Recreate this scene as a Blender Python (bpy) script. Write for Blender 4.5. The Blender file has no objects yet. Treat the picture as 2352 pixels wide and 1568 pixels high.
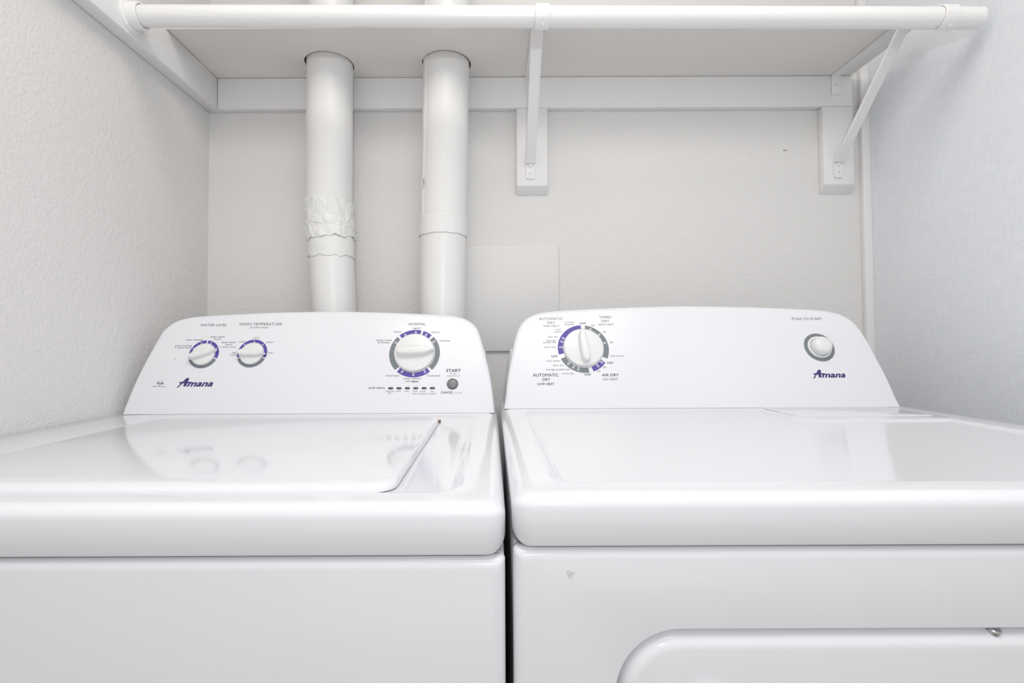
import bpy, bmesh, math, random
from mathutils import Matrix, Vector, noise
random.seed(7)
S = bpy.context.scene
COL = S.collection
PI = math.pi

# ------------------------------------------------------------ camera
EYE = 1.05                                   # eye height; x right, y into the closet
PITCH, ROLL = math.radians(1.5), 0.0045
cam_data = bpy.data.cameras.new('camera')
cam = bpy.data.objects.new('camera', cam_data)
COL.objects.link(cam)
cam_data.sensor_width = 36.0
cam_data.lens = 36.0 * 1150.0 / 2352.0
cam_data.shift_x, cam_data.shift_y = 0.019615, -0.011103
cam_data.clip_start = 0.02
cam.matrix_world = Matrix.Translation((0, 0, EYE)) @ Matrix.Rotation(PI / 2 + PITCH, 4, 'X') @ Matrix.Rotation(-ROLL, 4, 'Z')
S.camera = cam

# ------------------------------------------------------------ light and exposure
S.view_settings.view_transform = 'Standard'
S.view_settings.look = 'None'
S.view_settings.gamma = 1.0
S.view_settings.use_curve_mapping = False
S.view_settings.exposure = 0.05
world = bpy.data.worlds.new('room_beyond')
S.world = world
world.use_nodes = True
bg = world.node_tree.nodes['Background']
bg.inputs['Color'].default_value = (1.0, 0.955, 0.89, 1)
bg.inputs['Strength'].default_value = 0.66


def area_light(name, loc, target, size, power, color):
    d = bpy.data.lights.new(name, 'AREA')
    d.shape = 'DISK'
    d.size = size
    d.energy = power
    d.color = color
    o = bpy.data.objects.new(name, d)
    COL.objects.link(o)
    o.location = loc
    o.rotation_euler = (Vector(target) - Vector(loc)).to_track_quat('-Z', 'Y').to_euler()
    return o


area_light('flash_lamp', (0.04, -0.40, EYE + 0.24), (0.1, 1.2, EYE + 0.25), 0.06, 3.4, (0.91, 0.96, 1.0))
area_light('ceiling_lamp', (0.10, 0.0, 2.42), (0.10, 0.0, 0.9), 1.1, 14.6, (1.0, 0.968, 0.93))


# ------------------------------------------------------------ materials
def mat(name, col, rough=0.5, spec=0.5, coat=0.0, metal=0.0):
    m = bpy.data.materials.new(name)
    m.use_nodes = True
    b = m.node_tree.nodes['Principled BSDF']
    b.inputs['Base Color'].default_value = (*col, 1)
    b.inputs['Roughness'].default_value = rough
    b.inputs['Specular IOR Level'].default_value = spec
    b.inputs['Coat Weight'].default_value = coat
    b.inputs['Coat Roughness'].default_value = 0.04
    b.inputs['Metallic'].default_value = metal
    return m


def add_bump(m, scales, strength, dist=0.002, stretch=(1, 1, 1), tint=None):
    nt = m.node_tree
    b = nt.nodes['Principled BSDF']
    tc = nt.nodes.new('ShaderNodeTexCoord')
    mp = nt.nodes.new('ShaderNodeMapping')
    mp.inputs['Scale'].default_value = stretch
    nt.links.new(tc.outputs['Object'], mp.inputs['Vector'])
    last = None
    for sc, det in scales:
        n = nt.nodes.new('ShaderNodeTexNoise')
        n.inputs['Scale'].default_value = sc
        n.inputs['Detail'].default_value = det
        n.inputs['Roughness'].default_value = 0.5
        nt.links.new(mp.outputs['Vector'], n.inputs['Vector'])
        bp = nt.nodes.new('ShaderNodeBump')
        bp.inputs['Strength'].default_value = strength
        bp.inputs['Distance'].default_value = dist
        nt.links.new(n.outputs['Fac'], bp.inputs['Height'])
        if last:
            nt.links.new(last.outputs['Normal'], bp.inputs['Normal'])
        last = bp
    nt.links.new(last.outputs['Normal'], b.inputs['Normal'])
    if tint:
        n = nt.nodes.new('ShaderNodeTexNoise')
        n.inputs['Scale'].default_value = tint[0]
        n.inputs['Detail'].default_value = 3
        nt.links.new(mp.outputs['Vector'], n.inputs['Vector'])
        r = nt.nodes.new('ShaderNodeValToRGB')
        r.color_ramp.elements[0].position = 0.35
        r.color_ramp.elements[1].position = 0.65
        r.color_ramp.elements[0].color = (*tint[1], 1)
        r.color_ramp.elements[1].color = (*tint[2], 1)
        nt.links.new(n.outputs['Fac'], r.inputs['Fac'])
        nt.links.new(r.outputs['Color'], b.inputs['Base Color'])
    return m


M = {}
M['wall'] = add_bump(mat('orange_peel_paint', (0.775, 0.762, 0.75), 0.55, 0.35), [(95, 2), (230, 1)], 0.4, 0.0022,
                     tint=(2.0, (0.755, 0.745, 0.738), (0.775, 0.765, 0.758)))
M['panel_paint'] = add_bump(mat('panel_paint', (0.765, 0.756, 0.75), 0.5, 0.35), [(180, 1)], 0.08, 0.001)
M['trim'] = add_bump(mat('semigloss_trim_paint', (0.84, 0.835, 0.835), 0.38, 0.45), [(60, 2), (260, 1)], 0.10, 0.0012)
M['shelf'] = add_bump(mat('shelf_paint_with_warm_light_tint', (0.835, 0.815, 0.79), 0.42, 0.4), [(60, 2), (260, 1)], 0.10, 0.0012)  # white paint; warm light on the shelf underside is mixed into its colour
M['rod'] = add_bump(mat('glossy_white_rod_paint', (0.88, 0.88, 0.875), 0.28, 0.5), [(45, 2), (160, 1)], 0.10, 0.0015)
M['pipe'] = add_bump(mat('painted_sheet_metal', (0.80, 0.795, 0.79), 0.36, 0.5), [(14, 2), (70, 1)], 0.10, 0.002)
M['tape'] = add_bump(mat('wrinkled_painted_tape', (0.80, 0.80, 0.79), 0.42, 0.45), [(40, 3)], 0.35, 0.003)
M['raw'] = add_bump(mat('raw_particle_board', (0.23, 0.16, 0.10), 0.9, 0.1), [(200, 2)], 0.3, 0.001)
M['enamel'] = mat('white_appliance_enamel', (0.735, 0.742, 0.78), 0.09, 0.38, 0.0)
M['plastic'] = mat('white_console_plastic', (0.80, 0.805, 0.845), 0.24, 0.4)
M['knob'] = mat('white_knob_plastic', (0.79, 0.80, 0.80), 0.28, 0.5)
M['back_metal'] = mat('galvanised_back_panel', (0.55, 0.56, 0.58), 0.4, 0.5, 0, 0.4)
M['purple'] = mat('purple_print', (0.105, 0.070, 0.36), 0.4, 0.4)
M['dark_purple'] = mat('dark_purple_logo_print', (0.050, 0.032, 0.17), 0.4, 0.4)
M['grey'] = mat('grey_print', (0.19, 0.215, 0.235), 0.4, 0.4)
M['ink'] = mat('grey_lettering_ink', (0.19, 0.19, 0.205), 0.5, 0.3)
M['ink_bold'] = mat('dark_lettering_ink', (0.085, 0.085, 0.10), 0.5, 0.3)
M['white_mark'] = mat('white_tick_print', (0.80, 0.80, 0.83), 0.4, 0.4)
M['led'] = mat('dark_indicator_lens', (0.065, 0.065, 0.07), 0.25, 0.5)
M['button'] = mat('grey_button_plastic', (0.22, 0.21, 0.225), 0.3, 0.5)
M['button_ring'] = mat('dark_button_bezel', (0.10, 0.10, 0.11), 0.3, 0.5)
M['rust'] = add_bump(mat('rusty_hinge', (0.22, 0.14, 0.085), 0.8, 0.2), [(400, 2)], 0.4, 0.001)
M['steel'] = mat('steel_pin', (0.55, 0.57, 0.58), 0.25, 0.5, 0, 0.9)
M['rubber'] = mat('dark_rubber_foot', (0.03, 0.03, 0.03), 0.7, 0.3)
M['chip'] = mat('dark_paint_chip', (0.07, 0.065, 0.06), 0.8, 0.1)
M['scuff'] = mat('grey_scuff', (0.60, 0.60, 0.60), 0.5, 0.3)
M['floor'] = add_bump(mat('beige_vinyl_floor', (0.36, 0.32, 0.28), 0.5, 0.4), [(30, 3)], 0.1, 0.001)
M['ceiling'] = add_bump(mat('white_ceiling_paint', (0.78, 0.77, 0.76), 0.7, 0.2), [(120, 2)], 0.3, 0.002)


def woven():
    m = mat('woven_blue_grey_wallcovering', (0.66, 0.70, 0.75), 0.6, 0.3)
    nt = m.node_tree
    b = nt.nodes['Principled BSDF']
    tc = nt.nodes.new('ShaderNodeTexCoord')
    outs = []
    for st in ((1, 420, 22), (1, 22, 420)):
        mp = nt.nodes.new('ShaderNodeMapping')
        mp.inputs['Scale'].default_value = st
        n = nt.nodes.new('ShaderNodeTexNoise')
        n.inputs['Scale'].default_value = 1.0
        n.inputs['Detail'].default_value = 2.5
        nt.links.new(tc.outputs['Object'], mp.inputs['Vector'])
        nt.links.new(mp.outputs['Vector'], n.inputs['Vector'])
        outs.append(n.outputs['Fac'])
    ad = nt.nodes.new('ShaderNodeMath')
    ad.operation = 'ADD'
    nt.links.new(outs[0], ad.inputs[0])
    nt.links.new(outs[1], ad.inputs[1])
    hf = nt.nodes.new('ShaderNodeMath')
    hf.operation = 'MULTIPLY'
    hf.inputs[1].default_value = 0.5
    nt.links.new(ad.outputs[0], hf.inputs[0])
    r = nt.nodes.new('ShaderNodeValToRGB')
    r.color_ramp.elements[0].position = 0.36
    r.color_ramp.elements[1].position = 0.64
    r.color_ramp.elements[0].color = (0.78, 0.815, 0.86, 1)
    r.color_ramp.elements[1].color = (0.86, 0.885, 0.915, 1)
    nt.links.new(hf.outputs[0], r.inputs['Fac'])
    nt.links.new(r.outputs['Color'], b.inputs['Base Color'])
    bp = nt.nodes.new('ShaderNodeBump')
    bp.inputs['Strength'].default_value = 0.12
    bp.inputs['Distance'].default_value = 0.001
    nt.links.new(hf.outputs[0], bp.inputs['Height'])
    nt.links.new(bp.outputs['Normal'], b.inputs['Normal'])
    return m


M['woven'] = woven()

# ------------------------------------------------------------ object helpers
WORLD = {}


def link(name, data, parent=None, m=None):
    """Link an object; m is its world matrix, children keep it exactly."""
    o = bpy.data.objects.new(name, data)
    COL.objects.link(o)
    m = m or Matrix.Identity(4)
    if parent:
        o.parent = parent
        o.matrix_parent_inverse = WORLD[parent].inverted()
    o.matrix_basis = m
    WORLD[o] = m
    return o


def obj(name, bm, material, parent=None, m=None, smooth=True, sharp=38):
    me = bpy.data.meshes.new(name)
    bmesh.ops.recalc_face_normals(bm, faces=bm.faces)
    bm.to_mesh(me)
    bm.free()
    for k in (material if isinstance(material, (list, tuple)) else [material]):
        me.materials.append(M[k])
    if smooth:
        me.shade_smooth()
        me.set_sharp_from_angle(angle=math.radians(sharp))
    return link(name, me, parent, m)


def tag(o, label, cat, group=None):
    o['label'] = label
    o['category'] = cat
    if group:
        o['group'] = group
    return o


def struct(o, label=None):
    o['kind'] = 'structure'
    if label:
        o['label'] = label
    return o


def thing(name, loc, label, cat, group=None):
    return tag(link(name, None, None, Matrix.Translation(loc)), label, cat, group)


def box(x0, x1, y0, y1, z0, z1, bev=0.0, seg=3, bm=None):
    b = bmesh.new()
    vs = [b.verts.new((x, y, z)) for z in (z0, z1) for x, y in ((x0, y0), (x1, y0), (x1, y1), (x0, y1))]
    for f in ((3, 2, 1, 0), (4, 5, 6, 7), (0, 1, 5, 4), (1, 2, 6, 5), (2, 3, 7, 6), (3, 0, 4, 7)):
        b.faces.new([vs[i] for i in f])
    if bev:
        bmesh.ops.bevel(b, geom=list(b.edges), offset=bev, segments=seg, profile=0.5, affect='EDGES')
    if bm is None:
        return b
    me = bpy.data.meshes.new('tmp')
    b.to_mesh(me)
    b.free()
    bm.from_mesh(me)
    bpy.data.meshes.remove(me)
    return bm


def loft(loops, cap0=False, cap1=True, bm=None):
    """Join closed loops of equal length into a skin."""
    b = bm or bmesh.new()
    rows = [[b.verts.new(p) for p in lp] for lp in loops]
    n = len(rows[0])
    for a, c in zip(rows, rows[1:]):
        for i in range(n):
            j = (i + 1) % n
            b.faces.new((a[i], a[j], c[j], c[i]))
    if cap0:
        b.faces.new(list(reversed(rows[0])))
    if cap1:
        b.faces.new(rows[-1])
    return b


def rrect(x0, x1, y0, y1, r, z, n=8):
    """Rounded rectangle loop in the xy plane."""
    r = max(min(r, (x1 - x0) / 2 - 1e-4, (y1 - y0) / 2 - 1e-4), 1e-4)
    out = []
    for cx, cy, a0 in ((x1 - r, y1 - r, 0), (x0 + r, y1 - r, 90), (x0 + r, y0 + r, 180), (x1 - r, y0 + r, 270)):
        for k in range(n + 1):
            a = math.radians(a0 + 90 * k / n)
            out.append((cx + r * math.cos(a), cy + r * math.sin(a), z))
    return out


def lathe(profile, n=48, bm=None, cap=True):
    """Spin (radius, z) pairs about the z axis."""
    loops = [[(r * math.cos(2 * PI * k / n), r * math.sin(2 * PI * k / n), z) for k in range(n)] for r, z in profile]
    return loft(loops, cap0=cap, cap1=cap, bm=bm)


def tube(path, radius, n=24, bm=None, cap=True):
    loops = []
    for i, p in enumerate(path):
        p = Vector(p)
        t = (Vector(path[min(i + 1, len(path) - 1)]) - Vector(path[max(i - 1, 0)])).normalized()
        ref = Vector((0, 0, 1)) if abs(t.z) < 0.9 else Vector((0, 1, 0))
        s = t.cross(ref).normalized()
        u = s.cross(t)
        rr = radius[i] if isinstance(radius, (list, tuple)) else radius
        loops.append([tuple(p + s * (rr * math.cos(2 * PI * k / n)) + u * (rr * math.sin(2 * PI * k / n))) for k in range(n)])
    return loft(loops, cap0=cap, cap1=cap, bm=bm)


def strip(path, half_w, thick, axis=Vector((1, 0, 0)), bev=0.0, bm=None):
    """A flat metal strip, wide along axis, following path in the yz plane; path is its outer face."""
    loops = []
    for i, p in enumerate(path):
        p = Vector(p)
        t = (Vector(path[min(i + 1, len(path) - 1)]) - Vector(path[max(i - 1, 0)])).normalized()
        nrm = axis.cross(t).normalized()
        c = bev
        q = [(-half_w + c, 0), (half_w - c, 0), (half_w, c), (half_w, thick - c), (half_w - c, thick), (-half_w + c, thick), (-half_w, thick - c), (-half_w, c)]
        loops.append([tuple(p + axis * a + nrm * b) for a, b in q])
    return loft(loops, cap0=True, cap1=True, bm=bm)


def spline(pts, sub=4):
    out = []
    for i in range(len(pts) - 1):
        p0, p1, p2, p3 = pts[max(i - 1, 0)], pts[i], pts[i + 1], pts[min(i + 2, len(pts) - 1)]
        for k in range(sub):
            t = k / sub
            out.append(tuple(0.5 * (2 * b + (c - a) * t + (2 * a - 5 * b + 4 * c - d) * t * t + (3 * b - a - 3 * c + d) * t ** 3)
                             for a, b, c, d in zip(p0, p1, p2, p3)))
    out.append(tuple(pts[-1]))
    return out


def frame(px, py, pz, lean):
    """Local frame on a console face: x right, y up the slope, z out of the face."""
    c, s = math.cos(lean), math.sin(lean)
    return Matrix(((1, 0, 0, px), (0, s, -c, py), (0, c, s, pz), (0, 0, 0, 1)))


# ------------------------------------------------------------ print on the consoles
def text_mesh(txt, width, cap, style=''):
    """Lettering as a thin flat mesh, centred on x, base line at y = 0."""
    c = bpy.data.curves.new('lettering', 'FONT')
    c.body = txt
    c.size = 1.0
    c.resolution_u = 2
    if 's' in style:
        c.shear = 0.35
    o = bpy.data.objects.new('lettering', c)
    COL.objects.link(o)
    dg = bpy.context.evaluated_depsgraph_get()
    me = bpy.data.meshes.new_from_object(o.evaluated_get(dg))
    bpy.data.objects.remove(o)
    bpy.data.curves.remove(c)
    xs = [v.co.x for v in me.vertices]
    x0, x1 = min(xs), max(xs)
    sx = width / (x1 - x0)
    sy = cap / 0.728
    for v in me.vertices:
        v.co = ((v.co.x - (x0 + x1) / 2) * sx, v.co.y * sy, 0.0)
    spread = 0.022 * style.count('b') + 0.009 * style.count('m')
    if spread:                                # heavier weight: stacked copies a hair apart
        bm = bmesh.new()
        q = spread * cap / 0.728
        for i, (dx, dy) in enumerate(((0, 0), (q, 0), (-q, 0), (0, q * 0.7), (0, -q * 0.7))):
            k = len(bm.verts)
            bm.from_mesh(me)
            bm.verts.ensure_lookup_table()
            for v in bm.verts[k:]:
                v.co += Vector((dx, dy, 0.00003 * i))
        bm.to_mesh(me)
        bm.free()
    return me


def print_label(parent, fr, txt, u, w, width, cap, style, lift=0.0003):
    me = text_mesh(txt, width, cap, style)
    me.materials.clear()
    me.materials.append(M['ink_bold' if ('b' in style or 'm' in style) else 'ink'])
    return link('printed_lettering', me, parent, fr @ Matrix.Translation((u, w, lift)))


def arc_mesh(a0, a1, r0, r1, z=0.0, step=3.0):
    """Flat ring sector; angles in degrees clockwise from the top."""
    n = max(2, int(abs(a1 - a0) / step))
    b = bmesh.new()
    prev = None
    for k in range(n + 1):
        a = math.radians(a0 + (a1 - a0) * k / n)
        s, c = math.sin(a), math.cos(a)
        cur = (b.verts.new((r0 * s, r0 * c, z)), b.verts.new((r1 * s, r1 * c, z)))
        if prev:
            b.faces.new((prev[0], prev[1], cur[1], cur[0]))
        prev = cur
    return b


def tick_mesh(ang, r0, r1, w):
    """Little U-shaped white tick across a ring band."""
    a = math.radians(ang)
    d, s = Vector((math.sin(a), math.cos(a), 0)), Vector((math.cos(a), -math.sin(a), 0))
    b = bmesh.new()
    outer, inner = [], []
    rr = r1 - w
    for side in (-1, 1):
        pass
    po = [d * r0 - s * w] + [d * rr + s * (w * math.sin(t)) + d * (w * math.cos(t)) for t in [math.radians(x) for x in range(-90, 91, 30)]] + [d * r0 + s * w]
    wi = w * 0.34
    pi_ = [d * r0 - s * wi] + [d * rr + s * (wi * math.sin(t)) + d * (wi * math.cos(t)) for t in [math.radians(x) for x in range(-90, 91, 30)]] + [d * r0 + s * wi]
    vo = [b.verts.new(p) for p in po]
    vi = [b.verts.new(p) for p in pi_]
    for i in range(len(vo) - 1):
        b.faces.new((vo[i], vo[i + 1], vi[i + 1], vi[i]))
    return b


def dial_scale(console, fr, u, w, R, rin, segs, ticks):
    m = fr @ Matrix.Translation((u, w, 0.0003))
    for a0, a1, colour in segs:
        obj('dial_ring_segment', arc_mesh(a0, a1, R * rin, R), colour, console, m, smooth=False)
    m2 = fr @ Matrix.Translation((u, w, 0.0005))
    for a in ticks:
        obj('dial_tick', tick_mesh(a, R * rin, R * (rin + (1 - rin) * 0.72), R * 0.034), 'white_mark', console, m2, smooth=False)


def knob(washer, fr, u, w, R, height, ang, grip_len, grip_w, grip_h, label=None):
    """Round knob with a raised pointer grip; ang clockwise from the top."""
    m = fr @ Matrix.Translation((u, w, 0.0004)) @ Matrix.Rotation(math.radians(-ang), 4, 'Z')
    h = height
    prof = [(R * 1.0, 0), (R * 1.0, h * 0.45), (R * 0.985, h * 0.62), (R * 0.95, h * 0.74), (R * 0.90, h * 0.80), (R * 0.7, h * 0.90),
            (R * 0.4, h * 0.97), (R * 0.05, h)]
    k = obj('control_knob', lathe(prof, 64), 'knob', washer, m)
    # pointer grip: rounded tail, pointed head, rising to a rounded ridge
    Lh, Lt, W = grip_len[0], grip_len[1], grip_w
    outl = [(0, Lh), (W * 0.30, Lh * 0.86), (W * 0.78, Lh * 0.62), (W * 0.98, Lh * 0.25), (W, -Lt * 0.2), (W * 0.95, -Lt * 0.6), (W * 0.72, -Lt * 0.88), (W * 0.3, -Lt * 0.985), (0, -Lt)]
    outl = spline(outl, 3)
    outl = outl + [(-x, y) for x, y in outl[-2:0:-1]]
    loops = []
    for t, sx, sy in ((0.0, 1.18, 1.02), (0.12, 1.04, 1.0), (0.55, 0.90, 0.985), (0.80, 0.80, 0.965), (0.92, 0.66, 0.94), (0.98, 0.46, 0.90), (1.0, 0.2, 0.84)):
        lp = []
        for x, y in outl:
            z0 = h * 0.55
            top = grip_h * (1.0 - 0.22 * max(0.0, y / Lh) ** 2)
            lp.append((x * sx, y * sy, z0 + (h * 0.45 + top) * t))
        loops.append(lp)
    obj('pointer_grip', loft(loops, cap0=True, cap1=True), 'knob', k, m, sharp=70)
    return k


def logo(console, fr, u, w, length, name='printed_logo'):
    """Slanted heavy script word: a big A with a long crossbar, then mana."""
    b = bmesh.new()
    xh = length * 0.136                      # x-height
    ah = length * 0.245                      # height of the A
    sh = 0.32

    def poly(pts):
        h = 0.00002 * (len(b.faces) + 1)
        b.faces.new([b.verts.new((x + sh * y, y, h)) for x, y in pts])
    aw = length * 0.235
    x0 = -length / 2 + length * 0.015
    t = length * 0.032
    # thin left leg with a small foot, thick right stem, crossbar running out to the m
    poly([(x0 - t * 0.2, -length * 0.035), (x0 + t * 1.0, -length * 0.035), (x0 + aw * 0.72, ah * 0.93), (x0 + aw * 0.50, ah * 0.93)])
    poly([(x0 + aw * 0.70, 0), (x0 + aw * 1.02, 0), (x0 + aw * 0.88, ah), (x0 + aw * 0.50, ah)])
    poly([(x0 - length * 0.005, xh * 0.66), (x0 - length * 0.005, xh * 0.98), (x0 + length * 0.33, xh * 0.98), (x0 + length * 0.33, xh * 0.70)])
    tmp = bpy.data.meshes.new('tmp')
    b.to_mesh(tmp)
    b.free()
    me = text_mesh('mana', length * 0.715, xh * 0.728 / 0.546, 'bbs')
    me.validate()
    for v in me.vertices:
        v.co.x += length / 2 - length * 0.715 / 2
    bb = bmesh.new()
    bb.from_mesh(me)
    bb.from_mesh(tmp)
    return obj(name, bb, 'dark_purple', console, fr @ Matrix.Translation((u, w, 0.0003)), smooth=False)


def console_shell(parent, fr, half, y_back, base_y, base_z, lean):
    """Arched leaning console shell; half is its right-hand outline in face coordinates."""
    half = spline(half, 4)
    outl = [(x, y) for x, y in half] + [(-x, y) for x, y in half[-2::-1]]
    s, c = math.sin(lean), math.cos(lean)

    def inset(off):
        n = len(outl)
        res = []
        for i, (x, y) in enumerate(outl):
            a, d = outl[max(i - 1, 0)], outl[min(i + 1, n - 1)]
            tx, ty = d[0] - a[0], d[1] - a[1]
            l = math.hypot(tx, ty)
            nx, ny = -ty / l, tx / l             # points inwards for this direction
            yy = y + ny * off
            res.append((x + nx * off, max(yy, 0.0)))
        return res
    px, py, pz = fr.translation
    r = 0.007
    loops = []

    def world_loop(pts, depth):
        return [(px + x, py + s * y + depth, pz + c * y) for x, y in pts]
    back = inset(0.004)
    loops.append([(px + x, y_back, pz + c * y) for x, y in back])
    loops.append([(px + x, max(py + s * y + r, y_back - 0.03), pz + c * y) for x, y in inset(0.002)])
    for k in range(0, 6):
        a = PI / 2 * k / 5
        loops.append(world_loop(inset(r * (1 - math.cos(a)) * 1.0), r * (1 - math.sin(a))))
    return obj('console', loft(loops, cap0=True, cap1=True), 'plastic', parent, None, sharp=30)


def deck_shell(parent, x0, x1, y0, y1, z_top, lip, rad, recess, depth, slope, rolls, name='top_deck', corner=0.016):
    """Pressed enamel top with a rolled edge, hanging lip and a shallow recess."""
    loops = []
    n = 8
    base = rrect(x0, x1, y0, y1, corner, z_top - lip, n)

    def lift(pts):
        out = []
        for x, y, z in pts:
            d = min(x - x0, x1 - x)
            rr = 0.014
            k = 0.0
            if d < rr:
                k = rr - math.sqrt(max(rr * rr - (rr - d) ** 2, 0))
            out.append((x, y, z + k))
        return out
    ins = 0.006
    loops.append(lift([(x, y, z) for x, y, z in rrect(x0 + ins, x1 - ins, y0 + ins, y1 - ins, corner, z_top - lip + 0.0005, n)]))
    loops.append(lift([(x, y, z) for x, y, z in rrect(x0 + 0.001, x1 - 0.001, y0 + 0.001, y1 - 0.001, corner, z_top - lip, n)]))
    loops.append(lift(rrect(x0, x1, y0, y1, corner, z_top - lip + 0.0015, n)))
    for k in range(0, 8):
        a = PI / 2 * k / 7
        o, ol, orr = rad * (1 - math.cos(a)), rolls[0] * (1 - math.cos(a)), rolls[1] * (1 - math.cos(a))
        loops.append(rrect(x0 + ol, x1 - orr, y0 + o, y1 - o, max(corner - o * 0.5, 0.004), z_top - rad + rad * math.sin(a), n))
    a0, a1, b0, b1, rr = recess
    loops.append(rrect(a0 - 0.004, a1 + 0.004, b0 - 0.004, b1 + 0.004, rr + 0.004, z_top, n))
    for k in range(0, 7):
        t = k / 6
        e = t * t * (3 - 2 * t)
        loops.append(rrect(a0 + slope * t, a1 - slope * t, b0 + slope * t, b1 - slope * t, max(rr - slope * t, 0.003), z_top - depth * e, n))
    return obj(name, loft(loops, cap0=False, cap1=True), 'enamel', parent, None, sharp=50)


def front_panel(parent, x0, x1, z0, z1, y_front, thick, r, opening=None):
    """Sheet front with rolled edges and an optional rounded opening."""
    n = 14

    def lp(a, c, d, e, y, rr):
        return [(x, y, z) for x, z, _ in rrect(a, c, d, e, rr, 0, n)]
    loops = [lp(x0 + 0.001, x1 - 0.001, z0 + 0.001, z1 - 0.001, y_front + thick, 0.004), lp(x0, x1, z0, z1, y_front + r + 0.0005, 0.004)]
    for k in range(0, 7):
        a = PI / 2 * k / 6
        o = r * (1 - math.cos(a))
        loops.append(lp(x0 + o, x1 - o, z0 + o, z1 - o, y_front + r - r * math.sin(a), 0.004))
    if opening:
        a0, a1, b0, b1, rr, q = *opening, 0.0012
        for k in range(0, 5):
            a = PI / 2 * k / 4
            o = q * (1 - math.sin(a))
            loops.append(lp(a0 - o, a1 + o, b0 - o, b1 + o, y_front + q * (1 - math.cos(a)), rr + o))
        loops.append(lp(a0, a1, b0, b1, y_front + thick, rr))
    return obj('front_panel', loft(loops, False, opening is None), 'enamel', parent, sharp=60)


def cabinet(parent, x0, x1, y0, y1, z0, z1, r=0.003):
    return obj('cabinet', box(x0, x1, y0, y1, z0, z1, r, 4), 'enamel', parent)

# lettering: text, centre x and base line on the console face, width, cap height, style
WASHER_PRINT_A = [
    ('WATER LEVEL', -0.2134, 0.1779, 0.0535, 0.0058, ''),
    ('WASH TEMPERATURE', -0.1203, 0.1793, 0.0859, 0.0062, ''),
    ('all cold rinses', -0.1219, 0.1732, 0.0361, 0.0041, ''),
    ('auto sensing', -0.2445, 0.1474, 0.0334, 0.0040, ''),
    ('deep water', -0.1997, 0.1534, 0.0294, 0.0040, ''),
    ('wash', -0.1998, 0.1486, 0.0138, 0.0036, ''),
    ('auto sensing', -0.2632, 0.1350, 0.0329, 0.0040, ''),
    ('+ extra rinse', -0.2632, 0.1306, 0.0317, 0.0038, ''),
    ('deep water', -0.1752, 0.1416, 0.0298, 0.0038, ''),
    ('wash', -0.1753, 0.1368, 0.0134, 0.0036, ''),
    ('+ extra rinse', -0.1755, 0.1317, 0.0317, 0.0038, ''),
    ('cool', -0.1235, 0.1512, 0.0113, 0.0038, ''),
    ('cold', -0.1499, 0.1428, 0.0112, 0.0040, ''),
    ('warm', -0.0951, 0.1416, 0.0142, 0.0038, ''),
    ('tap', -0.1612, 0.1203, 0.0083, 0.0037, ''),
    ('cold', -0.1618, 0.1151, 0.0116, 0.0039, ''),
    ('hot', -0.0892, 0.1194, 0.0083, 0.0039, ''),
    ('high efficiency', -0.2893, 0.0529, 0.0237, 0.0024, ''),
    ('he', -0.2885, 0.0583, 0.0099, 0.0044, 'b'),
]
WASHER_PRINT_B = [
    ('NORMAL', 0.1928, 0.1778, 0.0344, 0.0061, ''),
    ('regular', 0.1926, 0.1703, 0.0182, 0.0041, ''),
    ('heavy', 0.1551, 0.1627, 0.0152, 0.0039, ''),
    ('casual', 0.2289, 0.1614, 0.0163, 0.0039, ''),
    ('delicate', 0.2488, 0.1429, 0.0206, 0.0040, ''),
    ('bulky items', 0.1298, 0.1446, 0.0299, 0.0040, ''),
    ('& sheets', 0.1293, 0.1398, 0.0228, 0.0040, ''),
    ('drain/spin', 0.1517, 0.0713, 0.0258, 0.0039, ''),
    ('rinse/spin', 0.2298, 0.0710, 0.0258, 0.0039, ''),
    ('clean washer', 0.1899, 0.0653, 0.0346, 0.0040, ''),
    ('with', 0.1816, 0.0601, 0.0095, 0.0039, ''),
    ('affresh', 0.1946, 0.0596, 0.0130, 0.0036, 'bs'),
    ('cycle status', 0.1231, 0.0474, 0.0312, 0.0040, 'm'),
    ('sensing', 0.1487, 0.0411, 0.0148, 0.0029, ''),
    ('fill', 0.1487, 0.0370, 0.0048, 0.0029, ''),
    ('wash', 0.1648, 0.0411, 0.0102, 0.0029, ''),
    ('rinse', 0.1801, 0.0410, 0.0092, 0.0029, ''),
    ('final', 0.1963, 0.0405, 0.0082, 0.0029, ''),
    ('spin', 0.1964, 0.0361, 0.0085, 0.0029, ''),
    ('cycle', 0.2108, 0.0404, 0.0099, 0.0029, ''),
    ('complete', 0.2108, 0.0360, 0.0178, 0.0029, ''),
    ('lid', 0.2289, 0.0400, 0.0048, 0.0029, ''),
    ('locked', 0.2289, 0.0357, 0.0127, 0.0029, ''),
    ('START', 0.2678, 0.0800, 0.0280, 0.0059, 'b'),
    ('PAUSE/', 0.2675, 0.0754, 0.0138, 0.0024, ''),
    ('UNLOCK LID', 0.2679, 0.0708, 0.0253, 0.0027, ''),
    ('CANCEL', 0.2564, 0.0373, 0.0223, 0.0044, 'm'),
    ('HOLD 3 SEC', 0.2774, 0.0375, 0.0162, 0.0019, ''),
]
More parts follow.
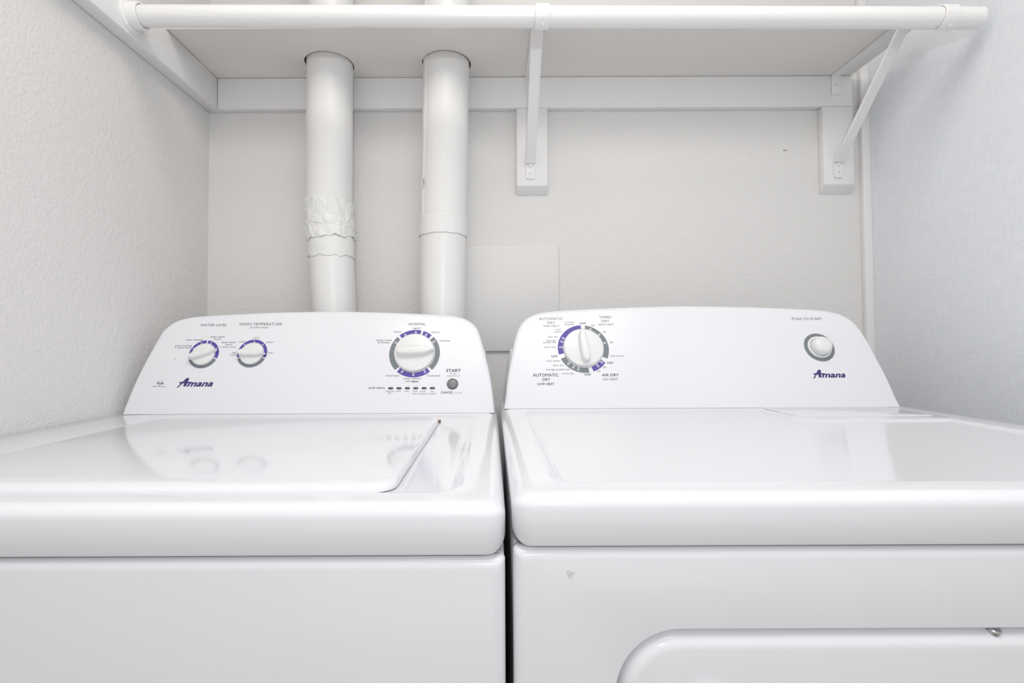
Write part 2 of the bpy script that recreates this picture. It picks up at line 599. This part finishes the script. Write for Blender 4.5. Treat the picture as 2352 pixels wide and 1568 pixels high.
DRYER_PRINT_A = [
    ('AUTOMATIC', -0.2725, 0.1805, 0.0477, 0.0056, ''),
    ('DRY', -0.2722, 0.1720, 0.0162, 0.0053, ''),
    ('HIGH HEAT', -0.2723, 0.1654, 0.0322, 0.0041, ''),
    ('wrinkle', -0.2362, 0.1735, 0.0185, 0.0035, ''),
    ('prevent', -0.2360, 0.1688, 0.0200, 0.0035, ''),
    ('OFF', -0.2098, 0.1707, 0.0127, 0.0041, 'm'),
    ('60', -0.1899, 0.1667, 0.0070, 0.0036, ''),
    ('TIMED', -0.1639, 0.1835, 0.0244, 0.0053, ''),
    ('DRY', -0.1641, 0.1752, 0.0158, 0.0052, ''),
    ('HIGH HEAT', -0.1636, 0.1682, 0.0315, 0.0041, ''),
    ('40', -0.1686, 0.1521, 0.0063, 0.0037, ''),
    ('20', -0.1567, 0.1302, 0.0066, 0.0037, ''),
    ('cool down', -0.1494, 0.1019, 0.0268, 0.0037, ''),
    ('OFF', -0.1636, 0.0872, 0.0122, 0.0041, 'm'),
    ('20', -0.1748, 0.0788, 0.0067, 0.0037, ''),
    ('10', -0.1869, 0.0709, 0.0056, 0.0038, ''),
    ('AIR DRY', -0.1653, 0.0622, 0.0322, 0.0056, 'm'),
    ('NO HEAT', -0.1656, 0.0541, 0.0275, 0.0047, ''),
    ('OFF', -0.2084, 0.0637, 0.0123, 0.0044, 'm'),
    ('more dry', -0.2457, 0.0666, 0.0234, 0.0037, ''),
    ('energy preferred', -0.2651, 0.0747, 0.0447, 0.0037, ''),
    ('less dry', -0.2628, 0.0833, 0.0205, 0.0037, ''),
    ('cool down', -0.2723, 0.0923, 0.0276, 0.0038, ''),
    ('OFF', -0.2699, 0.1011, 0.0122, 0.0043, 'm'),
    ('cool', -0.2600, 0.1585, 0.0109, 0.0036, ''),
    ('down', -0.2597, 0.1535, 0.0150, 0.0035, ''),
    ('less dry', -0.2700, 0.1424, 0.0202, 0.0036, ''),
    ('energy', -0.2746, 0.1350, 0.0182, 0.0035, ''),
    ('preferred', -0.2777, 0.1308, 0.0245, 0.0036, ''),
    ('more dry', -0.2779, 0.1209, 0.0237, 0.0036, ''),
    ('AUTOMATIC', -0.2884, 0.0623, 0.0487, 0.0062, 'm'),
    ('DRY', -0.2875, 0.0537, 0.0141, 0.0057, 'm'),
    ('LOW HEAT', -0.2890, 0.0454, 0.0314, 0.0048, 'm'),
]
DRYER_PRINT_B = [
    ('PUSH TO START', 0.2387, 0.1778, 0.0604, 0.0057, ''),
]

# ------------------------------------------------------------ the closet
BACK, LEFT, RIGHT, OPEN_Y, CEIL = 1.234, -0.702, 0.935, -1.3, 2.45
floor = struct(obj('floor', box(LEFT - 0.1, RIGHT + 0.1, OPEN_Y, BACK + 0.1, -0.1, 0), 'floor', smooth=False))
ceiling = struct(obj('ceiling', box(LEFT - 0.1, RIGHT + 0.1, OPEN_Y, BACK + 0.1, CEIL, CEIL + 0.1), 'ceiling', smooth=False))
wall_back = struct(obj('wall_back', box(LEFT, RIGHT, BACK, BACK + 0.1, 0, CEIL), 'wall', smooth=False), 'pale grey back wall with orange peel texture')
wall_left = struct(obj('wall_left', box(LEFT - 0.1, LEFT, OPEN_Y, BACK + 0.1, 0, CEIL), 'wall', smooth=False), 'pale grey left wall with bumpy paint')
wall_right = struct(obj('wall_right', box(RIGHT, RIGHT + 0.1, OPEN_Y, BACK + 0.1, 0, CEIL), 'woven', smooth=False), 'blue grey right wall with woven texture')
trim = struct(obj('trim_1', box(0.9145, RIGHT, 1.2205, BACK, 0, CEIL, 0.0015, 2), 'trim'), 'white vertical trim strip in the right back corner')
b = bmesh.new()
for x, h, r in ((0.7288, 0.4765, 0.0017), (0.7345, 0.4757, 0.0014)):
    b2 = lathe([(r, 0), (r, 0.0004), (r * 0.5, 0.0005)], 10)
    bmesh.ops.transform(b2, matrix=Matrix.Translation((x, BACK, EYE + h)) @ Matrix.Rotation(PI / 2, 4, 'X'), verts=b2.verts)
    t = bpy.data.meshes.new('tmp'); b2.to_mesh(t); b2.free(); b.from_mesh(t)
obj('nail_hole', b, 'chip', wall_back, smooth=False)
for x, z in ((-0.274, 0.440), (-0.282, 0.446)):
    b = lathe([(0.005, 0), (0.0042, 0.0006), (0.002, 0.0009)], 12)
    bmesh.ops.transform(b, matrix=Matrix.Translation((x, BACK, EYE + z)) @ Matrix.Rotation(PI / 2, 4, 'X') @ Matrix.Scale(0.6, 4, (1, 0, 0)), verts=b.verts)
    obj('paint_dent', b, 'panel_paint', wall_back)

ap = obj('access_panel', box(-0.165, 0.1655, BACK - 0.007, BACK, EYE - 0.0205, EYE + 0.2405, 0.0028, 3), 'panel_paint')
tag(ap, 'flat square painted cover panel on the back wall beside the right pipe', 'wall panel')

# ------------------------------------------------------------ shelf, cleats, blocks
SHELF_Z = EYE + 0.6545
PIPE_Y = 1.157


def make_shelf():
    b = bmesh.new()
    x0, x1, y0, y1 = LEFT + 0.0015, 0.8865, 1.022, BACK - 0.0015
    outer = [b.verts.new((x, y, SHELF_Z)) for x, y in ((x0, y0), (x1, y0), (x1, y1), (x0, y1))]
    edges = [b.edges.new((outer[i], outer[(i + 1) % 4])) for i in range(4)]
    rnd = random.Random(3)
    for cx, r in ((-0.3765, 0.0547), (-0.1035, 0.0565)):
        vs = []
        for k in range(72):
            a = 2 * PI * k / 72
            rr = r + 0.0011 * noise.noise((math.cos(a) * 4 + cx * 9, math.sin(a) * 4, 1.3)) + rnd.uniform(-0.0004, 0.0004)
            if math.cos(a) < -0.8 and cx < -0.3:
                rr += 0.0022
            vs.append(b.verts.new((cx + rr * math.cos(a), PIPE_Y + rr * math.sin(a), SHELF_Z)))
        edges += [b.edges.new((vs[i], vs[(i + 1) % 72])) for i in range(72)]
    bmesh.ops.triangle_fill(b, use_beauty=True, edges=edges)
    # drop triangles that fill the holes
    kill = [f for f in b.faces if any((Vector((cx, PIPE_Y)) - f.calc_center_median().xy).length < 0.052 for cx in (-0.3765, -0.1035))]
    bmesh.ops.delete(b, geom=kill, context='FACES')
    ret = bmesh.ops.extrude_face_region(b, geom=list(b.faces))
    for v in [g for g in ret['geom'] if isinstance(g, bmesh.types.BMVert)]:
        v.co.z += 0.019
    bmesh.ops.recalc_face_normals(b, faces=b.faces)
    for f in b.faces:
        c = f.calc_center_median()
        if abs(f.normal.z) < 0.5 and any((Vector((cx, PIPE_Y)) - c.xy).length < 0.066 for cx in (-0.3765, -0.1035)):
            f.material_index = 1
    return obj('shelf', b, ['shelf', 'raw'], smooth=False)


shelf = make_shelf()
tag(shelf, 'long white painted shelf board with two pipes passing through it', 'shelf')

cleat = obj('side_cleat', box(LEFT + 0.0005, -0.672, 0.60, BACK - 0.0005, EYE + 0.577, SHELF_Z - 0.0006, 0.0022, 3), 'trim')
tag(cleat, 'white wooden cleat on the left wall carrying the rod end', 'cleat')
ledger = obj('shelf_ledger', box(-0.6715, 0.8885, 1.214, BACK - 0.0002, EYE + 0.577, SHELF_Z - 0.0006, 0.0022, 3), 'trim')
tag(ledger, 'long white board along the back wall under the shelf', 'cleat')


def block(x0, x1, label):
    b = bmesh.new()
    prof = [(1.214, EYE + 0.5765), (1.214, EYE + 0.3845), (BACK - 0.0003, EYE + 0.3650), (BACK - 0.0003, EYE + 0.5765)]
    rows = [[b.verts.new((x, y, z)) for y, z in prof] for x in (x0, x1)]
    for i in range(4):
        j = (i + 1) % 4
        b.faces.new((rows[0][i], rows[0][j], rows[1][j], rows[1][i]))
    b.faces.new(rows[0])
    b.faces.new(rows[1][::-1])
    bmesh.ops.recalc_face_normals(b, faces=b.faces)
    bmesh.ops.bevel(b, geom=list(b.edges), offset=0.0016, segments=2, profile=0.5, affect='EDGES')
    return tag(obj('mounting_block', b, 'trim'), label, 'wood block', 'bracket mounting blocks')


block(0.0625, 0.1385, 'white wood block below the ledger behind the middle bracket')
block(0.8140, 0.8885, 'white wood block below the ledger beside the right corner trim')

# ------------------------------------------------------------ closet rod
ROD_Y, ROD_R = 0.92, 0.0187
ROD_A, ROD_B = Vector((-0.6690, ROD_Y, EYE + 0.6139)), Vector((0.9110, ROD_Y, EYE + 0.6028))
rod = obj('closet_rod', tube([ROD_A, ROD_A.lerp(ROD_B, 0.5), ROD_B], ROD_R, 48), 'rod')
tag(rod, 'long round white closet rod running below the front of the shelf', 'rod')


def rod_h(x):
    return ROD_A.z + (ROD_B.z - ROD_A.z) * (x - ROD_A.x) / (ROD_B.x - ROD_A.x)


sock = thing('rod_socket', (-0.672, ROD_Y, ROD_A.z), 'white flanged socket holding the rod on the left cleat', 'socket')
mx = Matrix.Translation((-0.672, ROD_Y, ROD_A.z)) @ Matrix.Rotation(PI / 2, 4, 'Y')
obj('flange', lathe([(0.0305, 0), (0.0305, 0.0022), (0.029, 0.0036), (0.0245, 0.0042), (0.0238, 0.0042), (0.0238, 0)], 56, cap=False), 'rod', sock, mx)
obj('cup', lathe([(0.0238, 0.0002), (0.0238, 0.0215), (0.0232, 0.0228), (0.0212, 0.0230), (0.0198, 0.0225), (0.0198, 0.003)], 56, cap=False), 'rod', sock, mx)
for a in (90, 210, 330):
    p = Vector((0.0271 * math.cos(math.radians(a)), 0.0271 * math.sin(math.radians(a)), 0.0036))
    obj('screw', lathe([(0.0026, 0), (0.0024, 0.0007), (0.0012, 0.0011)], 14), 'rod', sock, mx @ Matrix.Translation(p))


# ------------------------------------------------------------ shelf and rod brackets
def screw(parent, x, y, z, r=0.0032):
    m = Matrix.Translation((x, y, z)) @ Matrix.Rotation(PI / 2, 4, 'X')
    s = obj('screw', lathe([(r, 0), (r * 0.95, 0.0008), (r * 0.7, 0.0014), (r * 0.35, 0.0015)], 18), 'trim', parent, m)
    obj('screw_recess', lathe([(r * 0.26, 0.0013), (r * 0.26, 0.0018)], 10), 'chip', s, m)
    return s


def bracket(x, label):
    w = 0.0110
    face = 1.214
    t = thing('shelf_bracket', (x, face, EYE + 0.40), label, 'bracket', 'shelf and rod brackets')
    rz = rod_h(x)
    top = SHELF_Z - 0.0004
    # arm: tab down the ledger, along the underside of the shelf, then down to the rod
    obj('wall_tab', box(x - w, x + w, face - 0.0030, face, EYE + 0.6055, top, 0.0012, 2), 'trim', t)
    screw(t, x, face - 0.003, EYE + 0.628)
    pa = [(x, face - 0.002, top), (x, 1.03, top), (x, 0.990, top - 0.001), (x, 0.962, top - 0.0055), (x, 0.940, rz + ROD_R + 0.0062)]
    obj('arm', strip(pa, w, 0.0032, bev=0.0006), 'trim', t)
    # saddle: band over the top, front and underside of the rod
    R = ROD_R + 0.0036
    pb = [(x, ROD_Y + R * math.cos(math.radians(a)), rz + R * math.sin(math.radians(a))) for a in range(50, 286, 10)]
    pb = [(x, 0.9385, rz + R * 0.86)] + pb
    obj('rod_saddle', strip(pb, w + 0.0022, 0.0030, bev=0.0006), 'rod', t)
    a = math.radians(246)
    pr = Vector((x + 0.002, ROD_Y + (R + 0.0002) * math.cos(a), rz + (R + 0.0002) * math.sin(a)))
    nd = Vector((0, math.cos(a), math.sin(a)))
    obj('saddle_screw', lathe([(0.0036, 0), (0.0034, 0.0010), (0.0022, 0.0018), (0.0008, 0.0020)], 18), 'rod', t,
        Matrix.Translation(pr) @ nd.to_track_quat('Z', 'Y').to_matrix().to_4x4())
    # strut with a foot plate screwed to the block
    ps = [(x, face - 0.0036, EYE + 0.4400), (x, face - 0.009, EYE + 0.4470), (x, 1.018, EYE + 0.6400), (x, 1.008, EYE + 0.6475), (x, 0.990, EYE + 0.6495)]
    obj('strut', strip(ps, w + 0.0012, 0.0060, bev=0.0022), 'trim', t)
    pl = bmesh.new()
    lp = [(px, pz) for px, pz, _ in rrect(x - w, x + w, EYE + 0.4005, EYE + 0.446, 0.004, 0, 5)]
    obj('foot_plate', loft([[(px, face, pz) for px, pz in lp], [(px, face - 0.0030, pz) for px, pz in lp],
                            [(x + (px - x) * 0.95, face - 0.0036, pz) for px, pz in lp]], True, True), 'trim', t)
    pl.free()
    screw(t, x, face - 0.0036, EYE + 0.4135)
    b = lathe([(0.0058, 0), (0.005, 0.0018), (0.003, 0.003), (0.001, 0.0034)], 20)
    obj('pressed_boss', b, 'trim', t, Matrix.Translation((x, face - 0.0034, EYE + 0.4335)) @ Matrix.Rotation(PI / 2, 4, 'X'))
    return t


bracket(0.0955, 'white metal bracket in the middle of the shelf holding the rod')
bracket(0.8470, 'white metal bracket near the right wall holding the rod end')


# ------------------------------------------------------------ vent pipes
def wavy_sleeve(cx_fn, z0, z1, R, seed, amp, jag, n=150, rows=36, twist=0.0):
    """Tape wound round a pipe: creased sleeve with ragged rims."""
    loops = []
    for i in range(rows + 1):
        t = i / rows
        lp = []
        for k in range(n):
            a = 2 * PI * k / n
            ca, sa = math.cos(a), math.sin(a)
            lo = z0 + jag * noise.noise((ca * 3.1, sa * 3.1, seed)) + twist * ca
            hi = z1 + jag * noise.noise((ca * 3.3, sa * 3.3, seed + 5)) + twist * ca
            z = lo + (hi - lo) * t
            cr = noise.noise((ca * 3.0 + z * 9, sa * 3.0, z * 55 + seed)) + 0.6 * abs(noise.noise((ca * 7, sa * 7, z * 130 + seed * 2))) - 0.38 * (1 - min(1.0, 3.5 * abs(noise.noise((ca * 6, sa * 6, z * 28 + seed * 3)))))
            edge = 0.0012 if i in (0, rows) else 0.0
            rr = R + max(amp * cr + 0.0010, 0.0) - edge
            lp.append((cx_fn(z) + rr * ca, PIPE_Y + rr * sa, z))
        loops.append(lp)
    return loft(loops, False, False)


def section(pts, n=64):
    """Pipe length through (x, z, radius) rows."""
    return loft([[(x + r * math.cos(2 * PI * k / n), PIPE_Y + r * math.sin(2 * PI * k / n), z) for k in range(n)] for x, z, r in pts], True, True)


E0 = EYE
p1 = thing('vent_pipe', (-0.3765, PIPE_Y, 0), 'left white vent pipe with torn wrinkled tape at its joint', 'pipe', 'vent pipes')
obj('upper_section', section([(-0.3765, CEIL - 0.001, 0.0523), (-0.3765, E0 + 0.63, 0.0523), (-0.3770, E0 + 0.30, 0.0523), (-0.3770, E0 + 0.27, 0.0523)]), 'pipe', p1)


def low1(z):
    return -0.3725 + (E0 + 0.232 - z) * 0.0555


obj('lower_section', section([(low1(E0 + 0.285), E0 + 0.285, 0.0495), (low1(E0 + 0.232), E0 + 0.232, 0.0508), (low1(E0 + 0.18), E0 + 0.18, 0.0502), (low1(E0 + 0.07), E0 + 0.07, 0.0500), (low1(0.0), 0.0005, 0.0500)]), 'pipe', p1)


def mid1(z):
    return -0.3770 + 0.0045 * max(0, min(1, (E0 + 0.33 - z) / 0.1))


obj('tape_wrap', wavy_sleeve(mid1, E0 + 0.268, E0 + 0.331, 0.0531, 2.7, 0.0028, 0.005, twist=-0.004), 'tape', p1)
obj('tape_wrap', wavy_sleeve(mid1, E0 + 0.240, E0 + 0.283, 0.0535, 9.1, 0.0030, 0.007, twist=0.004), 'tape', p1)
obj('tape_wrap', wavy_sleeve(lambda z: low1(z), E0 + 0.198, E0 + 0.252, 0.0513, 5.2, 0.0007, 0.006), 'tape', p1)

p2 = thing('vent_pipe', (-0.1044, PIPE_Y, 0), 'right white vent pipe with a chipped lengthwise seam', 'pipe', 'vent pipes')


def c2(z):
    return -0.1040 - 0.0075 * max(0.0, (E0 + 0.632 - z) / 0.34)


def low2(z):
    return -0.1117 - 0.0134 * (E0 + 0.29 - z)


def seam_section():
    loops = []
    n = 90
    for z in (CEIL - 0.001, E0 + 0.63, E0 + 0.45, E0 + 0.25):
        lp = []
        for k in range(n):
            a = 2 * PI * k / n
            d = ((math.degrees(a) - 217 + 180) % 360) - 180    # lock seam faces front left
            rr = 0.0536
            if -14 < d <= 0:
                rr += 0.0017
            elif d <= -14:
                rr += 0.0006
            lp.append((c2(z) + rr * math.cos(a), PIPE_Y + rr * math.sin(a), z))
        loops.append(lp)
    return loft(loops, True, True)


obj('upper_section', seam_section(), 'pipe', p2, sharp=24)
obj('lower_section', section([(low2(E0 + 0.26), E0 + 0.26, 0.0535), (low2(E0 + 0.065), E0 + 0.065, 0.0532), (low2(0.0), 0.0005, 0.0532)]), 'pipe', p2)
obj('tape_wrap', wavy_sleeve(c2, E0 + 0.246, E0 + 0.293, 0.0545, 14.0, 0.0005, 0.003), 'pipe', p2)
# dark chip where the paint has come off the seam
b = bmesh.new()
rnd = random.Random(5)
for k in range(7):
    z = E0 + 0.360 + rnd.uniform(-0.016, 0.012)
    a = math.radians(219 + rnd.uniform(-1, 3))
    r = 0.0561
    c = Vector((c2(z) + r * math.cos(a), PIPE_Y + r * math.sin(a), z))
    tx = Vector((-math.sin(a), math.cos(a), 0))
    w, h = rnd.uniform(0.0003, 0.0010), rnd.uniform(0.0012, 0.0055)
    b.faces.new([b.verts.new(c + tx * (w * math.cos(q)) + Vector((0, 0, h * math.sin(q))) * rnd.uniform(0.7, 1.1)) for q in [i * PI / 3 for i in range(6)]])
obj('paint_chip', b, 'chip', p2, smooth=False)

# ------------------------------------------------------------ washer
def housing(parent, cx, hb, ht, z0, z1):
    lo = [(cx - hb, 1.050, z0), (cx + hb, 1.050, z0), (cx + hb, 1.092, z0), (cx - hb, 1.092, z0)]
    hi = [(cx - ht, 1.050, z1), (cx + ht, 1.050, z1), (cx + ht, 1.092, z1), (cx - ht, 1.092, z1)]
    b = loft([lo, hi], True, True)
    bmesh.ops.bevel(b, geom=list(b.edges), offset=0.003, segments=3, profile=0.5, affect='EDGES')
    return obj('rear_housing', b, 'plastic', parent)


LEAN = math.radians(22)
FRONT, REAR = 0.405, 1.097
WX0, WX1, WZ = -0.700, 0.0105, EYE - 0.1290
washer = thing('washing_machine', ((WX0 + WX1) / 2, 0.75, 0), 'white top loading washer on the left with purple ringed dials', 'washing machine')
cabinet(washer, WX0 + 0.002, WX1 - 0.0012, FRONT + 0.014, REAR - 0.002, 0.022, WZ - 0.0440)
front_panel(washer, WX0 + 0.001, WX1 - 0.0005, 0.022, WZ - 0.0430, FRONT + 0.0010, 0.0132, 0.009)
deck_shell(washer, WX0, WX1, FRONT, REAR, WZ, 0.0405, 0.0115, (-0.588, -0.026, 0.437, 0.908, 0.030), 0.0036, 0.012, (0.007, 0.019))
lz = WZ - 0.0036


def make_lid():
    x0, x1, y0, y1 = -0.563, -0.0880, 0.4455, 0.845
    loops = []
    H = 0.0090
    rf, rs = 0.016, 0.0032
    loops.append(rrect(x0 + 0.003, x1 - 0.003, y0 + 0.004, y1 - 0.003, 0.020, lz + 0.0007, 10))
    loops.append(rrect(x0, x1, y0, y1, 0.022, lz + 0.0010, 10))
    for k in range(1, 9):
        a = PI / 2 * k / 8
        f, s = rf * (1 - math.cos(a)), rs * (1 - math.cos(a))
        z = lz + 0.0014 + (H - 0.0014) * math.sin(a)
        loops.append(rrect(x0 + s, x1 - s, y0 + f, y1 - s, 0.022, z, 10))
    return obj('lid', loft(loops, True, True), 'enamel', washer, sharp=60)


make_lid()
obj('lid_hinge', box(-0.0915, -0.0862, 0.838, 0.846, lz + 0.0002, lz + 0.0045, 0.0012, 2), 'rust', washer)
PWZ = WZ + 0.0003
fw = frame(-0.3417, 0.931, PWZ, LEAN)
W_HALF = [(0.3462, 0), (0.3445, 0.020), (0.339, 0.065), (0.3290, 0.1125), (0.318, 0.155), (0.3095, 0.1740), (0.2925, 0.1895), (0.266, 0.1978), (0.225, 0.2018), (0.14, 0.2062), (0.073, 0.2086), (0, 0.2096)]
wcon = console_shell(washer, fw, W_HALF, 1.080, 0.931, PWZ, LEAN)
housing(washer, -0.3417, 0.3425, 0.3275, WZ + 0.0002, EYE - 0.014)
RING_S = [(0, 360, 'grey')]
dial_scale(wcon, fw, -0.2194, 0.1185, 0.0290, 0.79, [(-107, 0, 'purple'), (6, 107, 'purple'), (113, 247, 'grey')], (-62, -22, 22, 62))
knob(washer, fw, -0.2194, 0.1172, 0.0222, 0.0065, 72, (0.0285, 0.0240), 0.0080, 0.0075)
dial_scale(wcon, fw, -0.1254, 0.1197, 0.0290, 0.79, [(-107, 107, 'purple'), (113, 247, 'grey')], (-92, -45, 0, 45, 92))
knob(washer, fw, -0.1254, 0.1184, 0.0222, 0.0065, 92, (0.0285, 0.0240), 0.0080, 0.0075)
dial_scale(wcon, fw, 0.1910, 0.1186, 0.0493, 0.81, [(-40, 13, 'purple'), (18, 40, 'purple'), (46, 134, 'grey'), (140, 220, 'purple'), (226, 314, 'grey')],
           (-60, -28, 0, 28, 57, 150, 180, 210))
knob(washer, fw, 0.1907, 0.1190, 0.0390, 0.009, 88, (0.0400, 0.0340), 0.0105, 0.0125)
for k in range(6):
    x = 0.1500 + 0.0158 * k
    lp = rrect(x - 0.0047, x + 0.0047, 0.0459, 0.0499, 0.0019, 0, 5)
    bb = loft([[(a, c, 0.0001) for a, c, _ in lp], [(a, c, 0.0008) for a, c, _ in lp], [(x + (a - x) * 0.88, 0.0479 + (c - 0.0479) * 0.78, 0.0011) for a, c, _ in lp]], False, True)
    obj('indicator_light', bb, 'led', washer, fw)
mb = fw @ Matrix.Translation((0.2666, 0.0558, 0.0002))
sb = obj('start_button', lathe([(0.0094, 0), (0.0094, 0.0018), (0.0088, 0.0030), (0.0070, 0.0040), (0.0040, 0.0047), (0.0008, 0.0049)], 40), 'button', washer, mb)
sb['label'] = 'round grey start button'
obj('bezel', lathe([(0.0106, 0), (0.0106, 0.0010), (0.0101, 0.0016), (0.0095, 0.0016), (0.0095, 0)], 40, cap=False), 'button_ring', sb, mb)
logo(wcon, fw, -0.2222, 0.0535, 0.0668)
obj('efficiency_emblem', arc_mesh(0, 330, 0.0052, 0.0058, 0), 'ink_bold', wcon, fw @ Matrix.Translation((-0.2888, 0.0606, 0.0003)) @ Matrix.Diagonal((1.05, 0.68, 1, 1)), smooth=False)
obj('small_scuff', arc_mesh(0, 360, 0.0, 0.0022, 0), 'scuff', wcon, fw @ Matrix.Translation((-0.2725, 0.1080, 0.0003)) @ Matrix.Diagonal((1.0, 0.5, 1, 1)), smooth=False)
for row in WASHER_PRINT_A + WASHER_PRINT_B:
    print_label(wcon, fw, *row)

# ------------------------------------------------------------ dryer
DX0, DX1, DZ = 0.0155, 0.776, EYE - 0.1218
dryer = thing('dryer', ((DX0 + DX1) / 2, 0.75, 0), 'white front loading dryer on the right with one large dial', 'dryer')
cabinet(dryer, DX0 + 0.0015, DX1 - 0.002, FRONT + 0.020, REAR - 0.002, 0.022, DZ - 0.0442)
front_panel(dryer, DX0 + 0.0008, DX1 - 0.001, 0.022, DZ - 0.0432, FRONT + 0.0014, 0.0188, 0.009, (0.0975, 0.670, 0.218, EYE - 0.2296, 0.052))
deck_shell(dryer, DX0, DX1, FRONT, REAR, DZ, 0.0410, 0.0115, (0.054, 0.7235, 0.442, 0.909, 0.022), 0.0042, 0.009, (0.019, 0.008))
fz = DZ - 0.0042


def plate(x0, x1, y0, y1, z0, z1, slope, r=0.012):
    loops = [rrect(x0, x1, y0, y1, r, z0, 6)]
    for k in range(0, 6):
        t = k / 5
        e = t * t * (3 - 2 * t)
        o = slope * t
        loops.append(rrect(x0 + o, x1 - o, y0 + o, y1 - o, max(r - o * 0.3, 0.003), z0 + (z1 - z0) * e, 6))
    return loft(loops, True, True)


obj('lint_filter_housing', plate(0.474, 0.742, 0.782, 0.922, fz - 0.0006, DZ + 0.0001, 0.010, 0.02), 'enamel', dryer, sharp=60)
obj('lint_filter_lid', plate(0.497, 0.7215, 0.8185, 0.9255, DZ + 0.0002, DZ + 0.0018, 0.0025, 0.006), 'enamel', dryer, sharp=60)
PDZ = DZ + 0.0003
fd = frame(0.3905, 0.931, PDZ, LEAN)
D_HALF = [(0.3690, 0), (0.3660, 0.015), (0.3612, 0.057), (0.3542, 0.096), (0.3465, 0.134), (0.3385, 0.1600), (0.3278, 0.1775), (0.3150, 0.1876), (0.297, 0.1953), (0.270, 0.1996), (0.204, 0.2042), (0.10, 0.2083), (0, 0.2105)]
dcon = console_shell(dryer, fd, D_HALF, 1.080, 0.931, PDZ, LEAN)
housing(dryer, 0.3905, 0.3655, 0.3515, DZ + 0.0002, EYE - 0.012)
dial_scale(dcon, fd, -0.2127, 0.1189, 0.0496, 0.80, [(256, 358, 'purple'), (8, 115, 'grey'), (126, 161, 'purple'), (171, 245, 'grey')],
           (300, 290, 274, 23, 49, 75, 131, 145, 225, 210, 197))
knob(dryer, fd, -0.2127, 0.1200, 0.0390, 0.009, -4, (0.0395, 0.0330), 0.0100, 0.0120)
dial_scale(dcon, fd, 0.2468, 0.1194, 0.0290, 0.78, RING_S, ())
ms = fd @ Matrix.Translation((0.2468, 0.1194, 0.0003))
st = obj('start_knob', lathe([(0.0182, 0.0), (0.0182, 0.008), (0.0177, 0.0118), (0.0162, 0.0150), (0.0132, 0.0174), (0.0085, 0.0189), (0.001, 0.0194)], 56), 'knob', dryer, ms)
obj('knob_collar', lathe([(0.0226, 0), (0.0226, 0.0014), (0.0219, 0.0024), (0.0190, 0.0026), (0.0190, 0)], 56, cap=False), 'knob', st, ms)
logo(dcon, fd, 0.2496, 0.0580, 0.0620)
for row in DRYER_PRINT_A + DRYER_PRINT_B:
    print_label(dcon, fd, *row)

# front door with a rolled edge, its pull and a screw on the upper edge
door = None


def door_mesh(x0, x1, z0, z1, r, y_back, y_front, roll):
    loops = []
    n = 14

    def lp(o, y, rr):
        return [(x, y, z) for x, z, _ in rrect(x0 + o, x1 - o, z0 + o, z1 - o, rr, 0, n)]
    loops.append(lp(0.002, y_back, r - 0.002))
    loops.append(lp(0.0, y_back - 0.0012, r))
    for k in range(0, 9):
        a = PI / 2 * k / 8
        o = roll * (1 - math.cos(a))
        loops.append(lp(o, y_back - 0.0020 - (y_back - 0.0020 - y_front) * math.sin(a), r - o))
    return loft(loops, True, True)


door = obj('door', door_mesh(0.0995, 0.668, 0.22, EYE - 0.2316, 0.050, FRONT + 0.0196, FRONT + 0.0004, 0.0135), 'enamel', dryer, sharp=60)
obj('door_pull', door_mesh(0.150, 0.190, EYE - 0.42, EYE - 0.2700, 0.018, FRONT + 0.0008, FRONT - 0.0035, 0.006), 'enamel', door, sharp=60)
nd = Vector((0.1, -0.45, 0.85)).normalized()
obj('door_screw', lathe([(0.0048, -0.003), (0.0048, 0.0006), (0.0040, 0.0016), (0.0016, 0.0018)], 24), 'steel', door,
    Matrix.Translation((0.4050, 0.4110, EYE - 0.2328)) @ nd.to_track_quat('Z', 'Y').to_matrix().to_4x4())
# rubbed patch on the front panel
b = bmesh.new()
for cx, cz, rx, rz, q in ((0.0608, -0.1835, 0.0016, 0.0013, 0.3), (0.0632, -0.1850, 0.0018, 0.0009, 0.9), (0.0618, -0.1868, 0.0015, 0.0008, -0.5), (0.0646, -0.1838, 0.0011, 0.0008, 0.1)):
    vs = []
    for k in range(14):
        a = 2 * PI * k / 14
        s = 1 + 0.3 * noise.noise((cx * 900 + math.cos(a), cz * 900 + math.sin(a), 0.5))
        vs.append(b.verts.new((cx + s * (rx * math.cos(a) * math.cos(q) - rz * math.sin(a) * math.sin(q)), FRONT + 0.0009 - 0.00012 * len(b.faces), EYE + cz + s * (rx * math.cos(a) * math.sin(q) + rz * math.sin(a) * math.cos(q)))))
    b.faces.new(vs)
obj('scuff_mark', b, 'scuff', dryer, smooth=False)

for mach, x0, x1 in ((washer, WX0, WX1), (dryer, DX0, DX1)):
    for fx in (x0 + 0.06, x1 - 0.06):
        for fy in (FRONT + 0.07, REAR - 0.07):
            obj('foot', lathe([(0.020, 0.0), (0.022, 0.004), (0.022, 0.012), (0.012, 0.014), (0.012, 0.0225)], 20), 'rubber', mach, Matrix.Translation((fx, fy, 0)))
